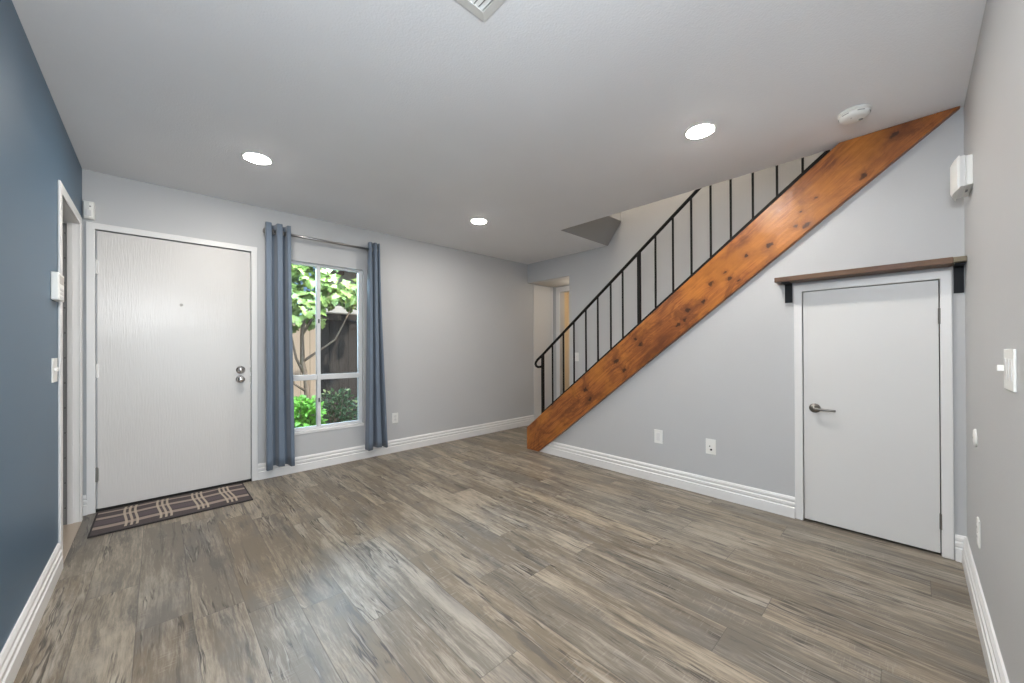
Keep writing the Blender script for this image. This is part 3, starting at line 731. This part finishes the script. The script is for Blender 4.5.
outlet(1, YD, -1, 1.947, 0.383, 'white outlet on the wall next to the flared blue curtain')
outlet(1, YR, 1, 2.582, 0.352, 'white outlet low on the wall under the round cover')
r, bit, pl = plate('wall_outlet', 0, XS, -1, 1.505, 0.393, 0.072, 0.116, 'white plate with upright insert under the stairs, nearer the stair foot', 'outlet')
bit('insert', -0.017, 0.017, -0.034, 0.034, 0.005, 0.008, M['white'], 0.002)
r, bit, pl = plate('cable_jack', 0, XS, -1, 1.082, 0.384, 0.074, 0.118, 'white cable plate with small dark jacks beside the storage door', 'cable jack')
for nm, dz, da, rr in (('jack', 0.004, 0.006, .004), ('jack', -0.022, -0.004, .007), ):
    link(nm, LA((XS - 0.006, 1.082 + da, 0.384 + dz), (-1, 0, 0), [(0, rr), (.006, rr), (.006, rr * .5), (.003, 0)], 14), M['bracket'], r)
r, bit, pl = plate('light_switch', 0, XL, 1, 2.998, 1.058, 0.118, 0.122, 'white double switch on the slate blue wall', 'light switch')
for da in (-0.023, 0.023): bit('toggle', da - 0.005, da + 0.005, -0.004, 0.014, 0.005, 0.017, M['plastic'], 0.002)
r, bit, pl = plate('light_switch', 1, YR, 1, 1.790, 1.088, 0.155, 0.118, 'wide white switch plate opposite the storage door corner', 'light switch')
for da in (-0.046, 0, 0.046): bit('rocker', da - 0.014, da + 0.014, -0.032, 0.032, 0.005, 0.0072, M['white'], 0.001)
bit('toggle', 0.046 - 0.005, 0.046 + 0.005, -0.006, 0.012, 0.008, 0.022, M['plastic'], 0.002)
r, bit, pl = plate('light_switch', 0, XF, -1, 3.085, 1.045, 0.072, 0.116, 'small white switch behind the stair railing', 'light switch')
bit('toggle', -0.005, 0.005, -0.006, 0.012, 0.005, 0.017, M['plastic'], 0.002)
rc_ = empty('round_cover', (2.682, YR, 0.745), 'small white round cover on the wall above the low outlet', 'cover')
link('disc', LA((2.682, YR, 0.745), (0, 1, 0), [(0, .040), (.004, .040), (.008, .034), (.010, .015), (.010, 0)], 32), M['plastic'], rc_, True)
link('screw', LA((2.682, YR + 0.010, 0.745), (0, 1, 0), [(0, .004), (.001, .003), (.0015, 0)], 10), M['hinge'], rc_)

ch = empty('door_chime', (2.84, YR, 1.90), 'white door chime box near the ceiling corner', 'door chime')
def chime_cover():
    bm = bmesh.new(); x0, x1, z0, z1 = 2.715, 2.945, 1.897, 2.045; n = 10; rings = []
    for k in range(n + 1):
        f = k / n; x = x0 + (x1 - x0) * f; d = 0.048 + 0.016 * math.sin(math.pi * f)
        rings.append([bm.verts.new(p) for p in ((x, YR + 0.040, z0), (x, YR + d - 0.006, z0 - 0.004), (x, YR + d, z0 + 0.012), (x, YR + d, z1 - 0.012), (x, YR + d - 0.006, z1), (x, YR + 0.040, z1))])
    for a, b in zip(rings, rings[1:]):
        for k in range(6): bm.faces.new((a[k], a[(k + 1) % 6], b[(k + 1) % 6], b[k]))
    bm.faces.new(rings[0]); bm.faces.new(rings[-1][::-1]); return bm
link('cover', chime_cover(), M['plastic'], ch)
link('back_box', B(((2.722, YR, 1.903), (2.938, YR + 0.022, 2.040))), M['plastic'], ch, bevel=0.002)
link('side_band', B(((2.7195, YR + 0.022, 1.901), (2.941, YR + 0.040, 2.042))), M['white'], ch, bevel=0.001)
link('speaker_slot', B(((2.80, YR + 0.010, 1.9005), (2.84, YR + 0.018, 1.9015))), M['grey'], ch)

# ------------------------------------------------------------------ door mat
mx_, my_ = 0.106, 3.735
dm = empty('door_mat', (mx_, my_, 0), 'brown plaid mat with cream stripes below the front door', 'mat')
bm = bmesh.new(); box(bm, (mx_ - 0.418, my_ - 0.245, 0.001), (mx_ + 0.418, my_ + 0.245, 0.008))
link('mat_top', bm, M['mat'], dm)
link('binding', B(((mx_ - 0.425, my_ - 0.253, 0.0005), (mx_ + 0.425, my_ - 0.243, 0.0095)), ((mx_ - 0.425, my_ + 0.243, 0.0005), (mx_ + 0.425, my_ + 0.252, 0.0095)),
     ((mx_ - 0.425, my_ - 0.244, 0.0005), (mx_ - 0.416, my_ + 0.244, 0.0095)), ((mx_ + 0.416, my_ - 0.244, 0.0005), (mx_ + 0.425, my_ + 0.244, 0.0095))), M['mat_edge'], dm)

# ------------------------------------------------------------------ garden seen through the window
struct('ground', B(((-3, YD + TH, -0.4), (7, 14, -0.02))), M['soil'], 'soil of the garden bed outside the window', 'ground')
def leaf(bm, p, d, up, L, Wd, lobes=False):
    d = d.normalized(); s = d.cross(up); s = s.normalized() if s.length > 1e-4 else Vector((1, 0, 0)); n = s.cross(d)
    if lobes: out = [(0, 0), (.08, .22), (.02, .50), (.30, .26), (.45, .52), (.52, .20), (.72, .34), (1.0, 0)]
    else: out = [(0, 0), (.15, .30), (.40, .48), (.70, .34), (1.0, 0)]
    L3 = lambda a, b: p + d * (a * L) + s * (b * Wd) + n * (-(a * a) * L * 0.25 + abs(b) * Wd * 0.25)
    mid = [bm.verts.new(L3(a, 0)) for a, b in out]
    for sg in (1, -1):
        rim = [mid[0]] + [bm.verts.new(L3(a, b * sg)) for a, b in out[1:-1]] + [mid[-1]]
        for k in range(len(out) - 1):
            q = [mid[k], mid[k + 1], rim[k + 1], rim[k]]
            q = [v for i, v in enumerate(q) if v not in q[:i]]
            if len(q) > 2: bm.faces.new(q if sg > 0 else q[::-1])
rv = lambda a=1.0: Vector((random.uniform(-a, a), random.uniform(-a, a), random.uniform(-a, a)))

fig = empty('fig_tree', (1.45, 5.5, 0), 'broad leaved tree with a slender trunk outside the window', 'tree')
bm = bmesh.new()
tube(bm, [(1.47, 5.50, -0.05), (1.45, 5.50, 0.4), (1.43, 5.50, 0.75), (1.38, 5.48, 1.0), (1.37, 5.46, 1.35), (1.42, 5.44, 1.9)], 0.045, 10, r_end=0.018)
link('trunk', bm, M['bark'], fig, True)
limbs = [[(1.42, 5.5, 0.8), (1.30, 5.46, 1.05), (1.22, 5.44, 1.45), (1.12, 5.4, 1.9)], [(1.38, 5.48, 1.0), (1.55, 5.5, 1.12), (1.8, 5.5, 1.3), (2.0, 5.45, 1.75)], [(1.37, 5.46, 1.35), (1.55, 5.4, 1.7), (1.8, 5.4, 2.1)], [(1.44, 5.5, 0.6), (1.28, 5.48, 0.72), (1.24, 5.47, 0.95)]]
for l in limbs: link('limb', T(l, 0.020, 8, r_end=0.008), M['bark'], fig, True)
bm = bmesh.new()
for k in range(1300):
    a = random.random() ** 0.7; c = Vector((random.uniform(0.85, 2.25), random.uniform(4.9, 5.9), 0))
    lo = 1.50 + 0.28 * (c.x > 1.62); c.z = random.uniform(lo, 2.75)
    if c.z < 1.75 and random.random() < 0.35: continue
    if c.x > 1.74 and c.z > 2.03 and random.random() < 0.88: continue
    d = Vector((random.uniform(-.8, .8), random.uniform(-1.0, .2), random.uniform(-1.1, 0.25)))
    leaf(bm, c, d, Vector((random.uniform(-.4, .4), -0.7, 0.8)), random.uniform(0.08, 0.16), random.uniform(0.07, 0.13), True)
link('foliage', bm, M['fig_leaf'], fig, recalc=False)

def bush(name, c, rx, ry, rz, n, lf, mat, label, stems, pale=0):
    r = empty(name, (c[0], c[1], -0.02), label, 'bush')
    for k in range(stems):
        a = 2 * math.pi * k / stems
        tip = Vector((c[0] + rx * 0.7 * math.cos(a), c[1] + ry * 0.7 * math.sin(a), c[2] + rz * random.uniform(0.3, 1.0)))
        link('stem', T([(c[0] + 0.02 * math.cos(a), c[1] + 0.02 * math.sin(a), -0.03), (c[0] * .6 + tip.x * .4, c[1] * .6 + tip.y * .4, c[2] * 0.8), tip], 0.007, 6, r_end=0.003), M['bark'], r)
    for nm, cnt, mt, out in (('foliage', n, mat, 0.0), ('pale_foliage', pale, M['pale_leaf'], 0.65)):
        if not cnt: continue
        bm = bmesh.new()
        for k in range(cnt):
            v = rv().normalized() * (out + (1 - out) * random.random() ** 0.4)
            p = Vector((c[0] + v.x * rx, c[1] + v.y * ry, max(0.0, c[2] + v.z * rz)))
            leaf(bm, p, v + rv(0.7) + Vector((0, -.3, 0.1)), Vector((random.uniform(-.5, .5), -0.6, 0.8)), lf * random.uniform(.7, 1.3), lf * random.uniform(.5, .8))
        link(nm, bm, mt, r, recalc=False)
bush('bush', (1.24, 5.0, 0.33), 0.24, 0.22, 0.27, 650, 0.075, M['bright_leaf'], 'bright green leafy bush at the foot of the window', 7)
bush('bush', (1.74, 5.3, 0.30), 0.30, 0.22, 0.34, 520, 0.055, M['dark_leaf'], 'dark green loose bush with pale tips in front of the dark fence', 9, 70)

def fence(name, x0, x1, y, z1, mat, label, posts, postmat):
    r = empty(name, ((x0 + x1) / 2, y, -0.02), label, 'fence')
    link('board_panel', B(((x0, y, -0.02), (x1, y + 0.03, z1))), mat, r)
    for px in posts: link('post', B(((px - 0.045, y - 0.06, -0.02), (px + 0.045, y + 0.001, z1 + 0.02))), postmat, r, bevel=0.004)
    link('top_rail', B(((x0, y - 0.03, z1 - 0.10), (x1, y - 0.001, z1 - 0.02))), postmat, r, bevel=0.004)
fence('wooden_fence', 1.74, 4.6, 6.0, 1.70, M['fence_dark'], 'dark brown board fence behind the loose bush', (2.9, 4.2), M['fence_dark'])
fence('wooden_fence', -1.5, 2.2, 6.9, 1.72, M['fence_tan'], 'sunlit tan board fence behind the tree trunk', (0.2, 1.45), M['fence_tan'])
pw = empty('garden_wall', (3.2, 7.6, -0.02), 'pale wall top showing above the dark fence', 'wall')
link('wall_body', B(((2.0, 7.6, -0.02), (6.5, 7.8, 1.86))), M['stucco'], pw)
link('capping', B(((1.95, 7.56, 1.86), (6.5, 7.84, 2.00))), M['capping'], pw, bevel=0.01)
nb = empty('neighbour_house', (4.5, 9.6, -0.02), 'cream house with a brown timber eave beyond the fence', 'house')
link('house_wall', B(((2.9, 9.6, -0.02), (7.0, 10.2, 3.4))), M['stucco'], nb)
link('eave_beam', B(((3.0, 9.0, 2.42), (7.0, 9.15, 2.68))), M['beam'], nb, bevel=0.01)
link('eave_beam', B(((3.05, 9.15, 2.92), (3.2, 9.6, 3.08))), M['beam'], nb, bevel=0.01)
link('patio_roof', B(((3.0, 8.95, 3.08), (7.0, 10.2, 3.2))), M['beam'], nb, bevel=0.01)
for px in (3.3, 5.2):
    link('roof_post', B(((px, 9.02, -0.02), (px + 0.12, 9.14, 2.42))), M['beam'], nb, bevel=0.01)
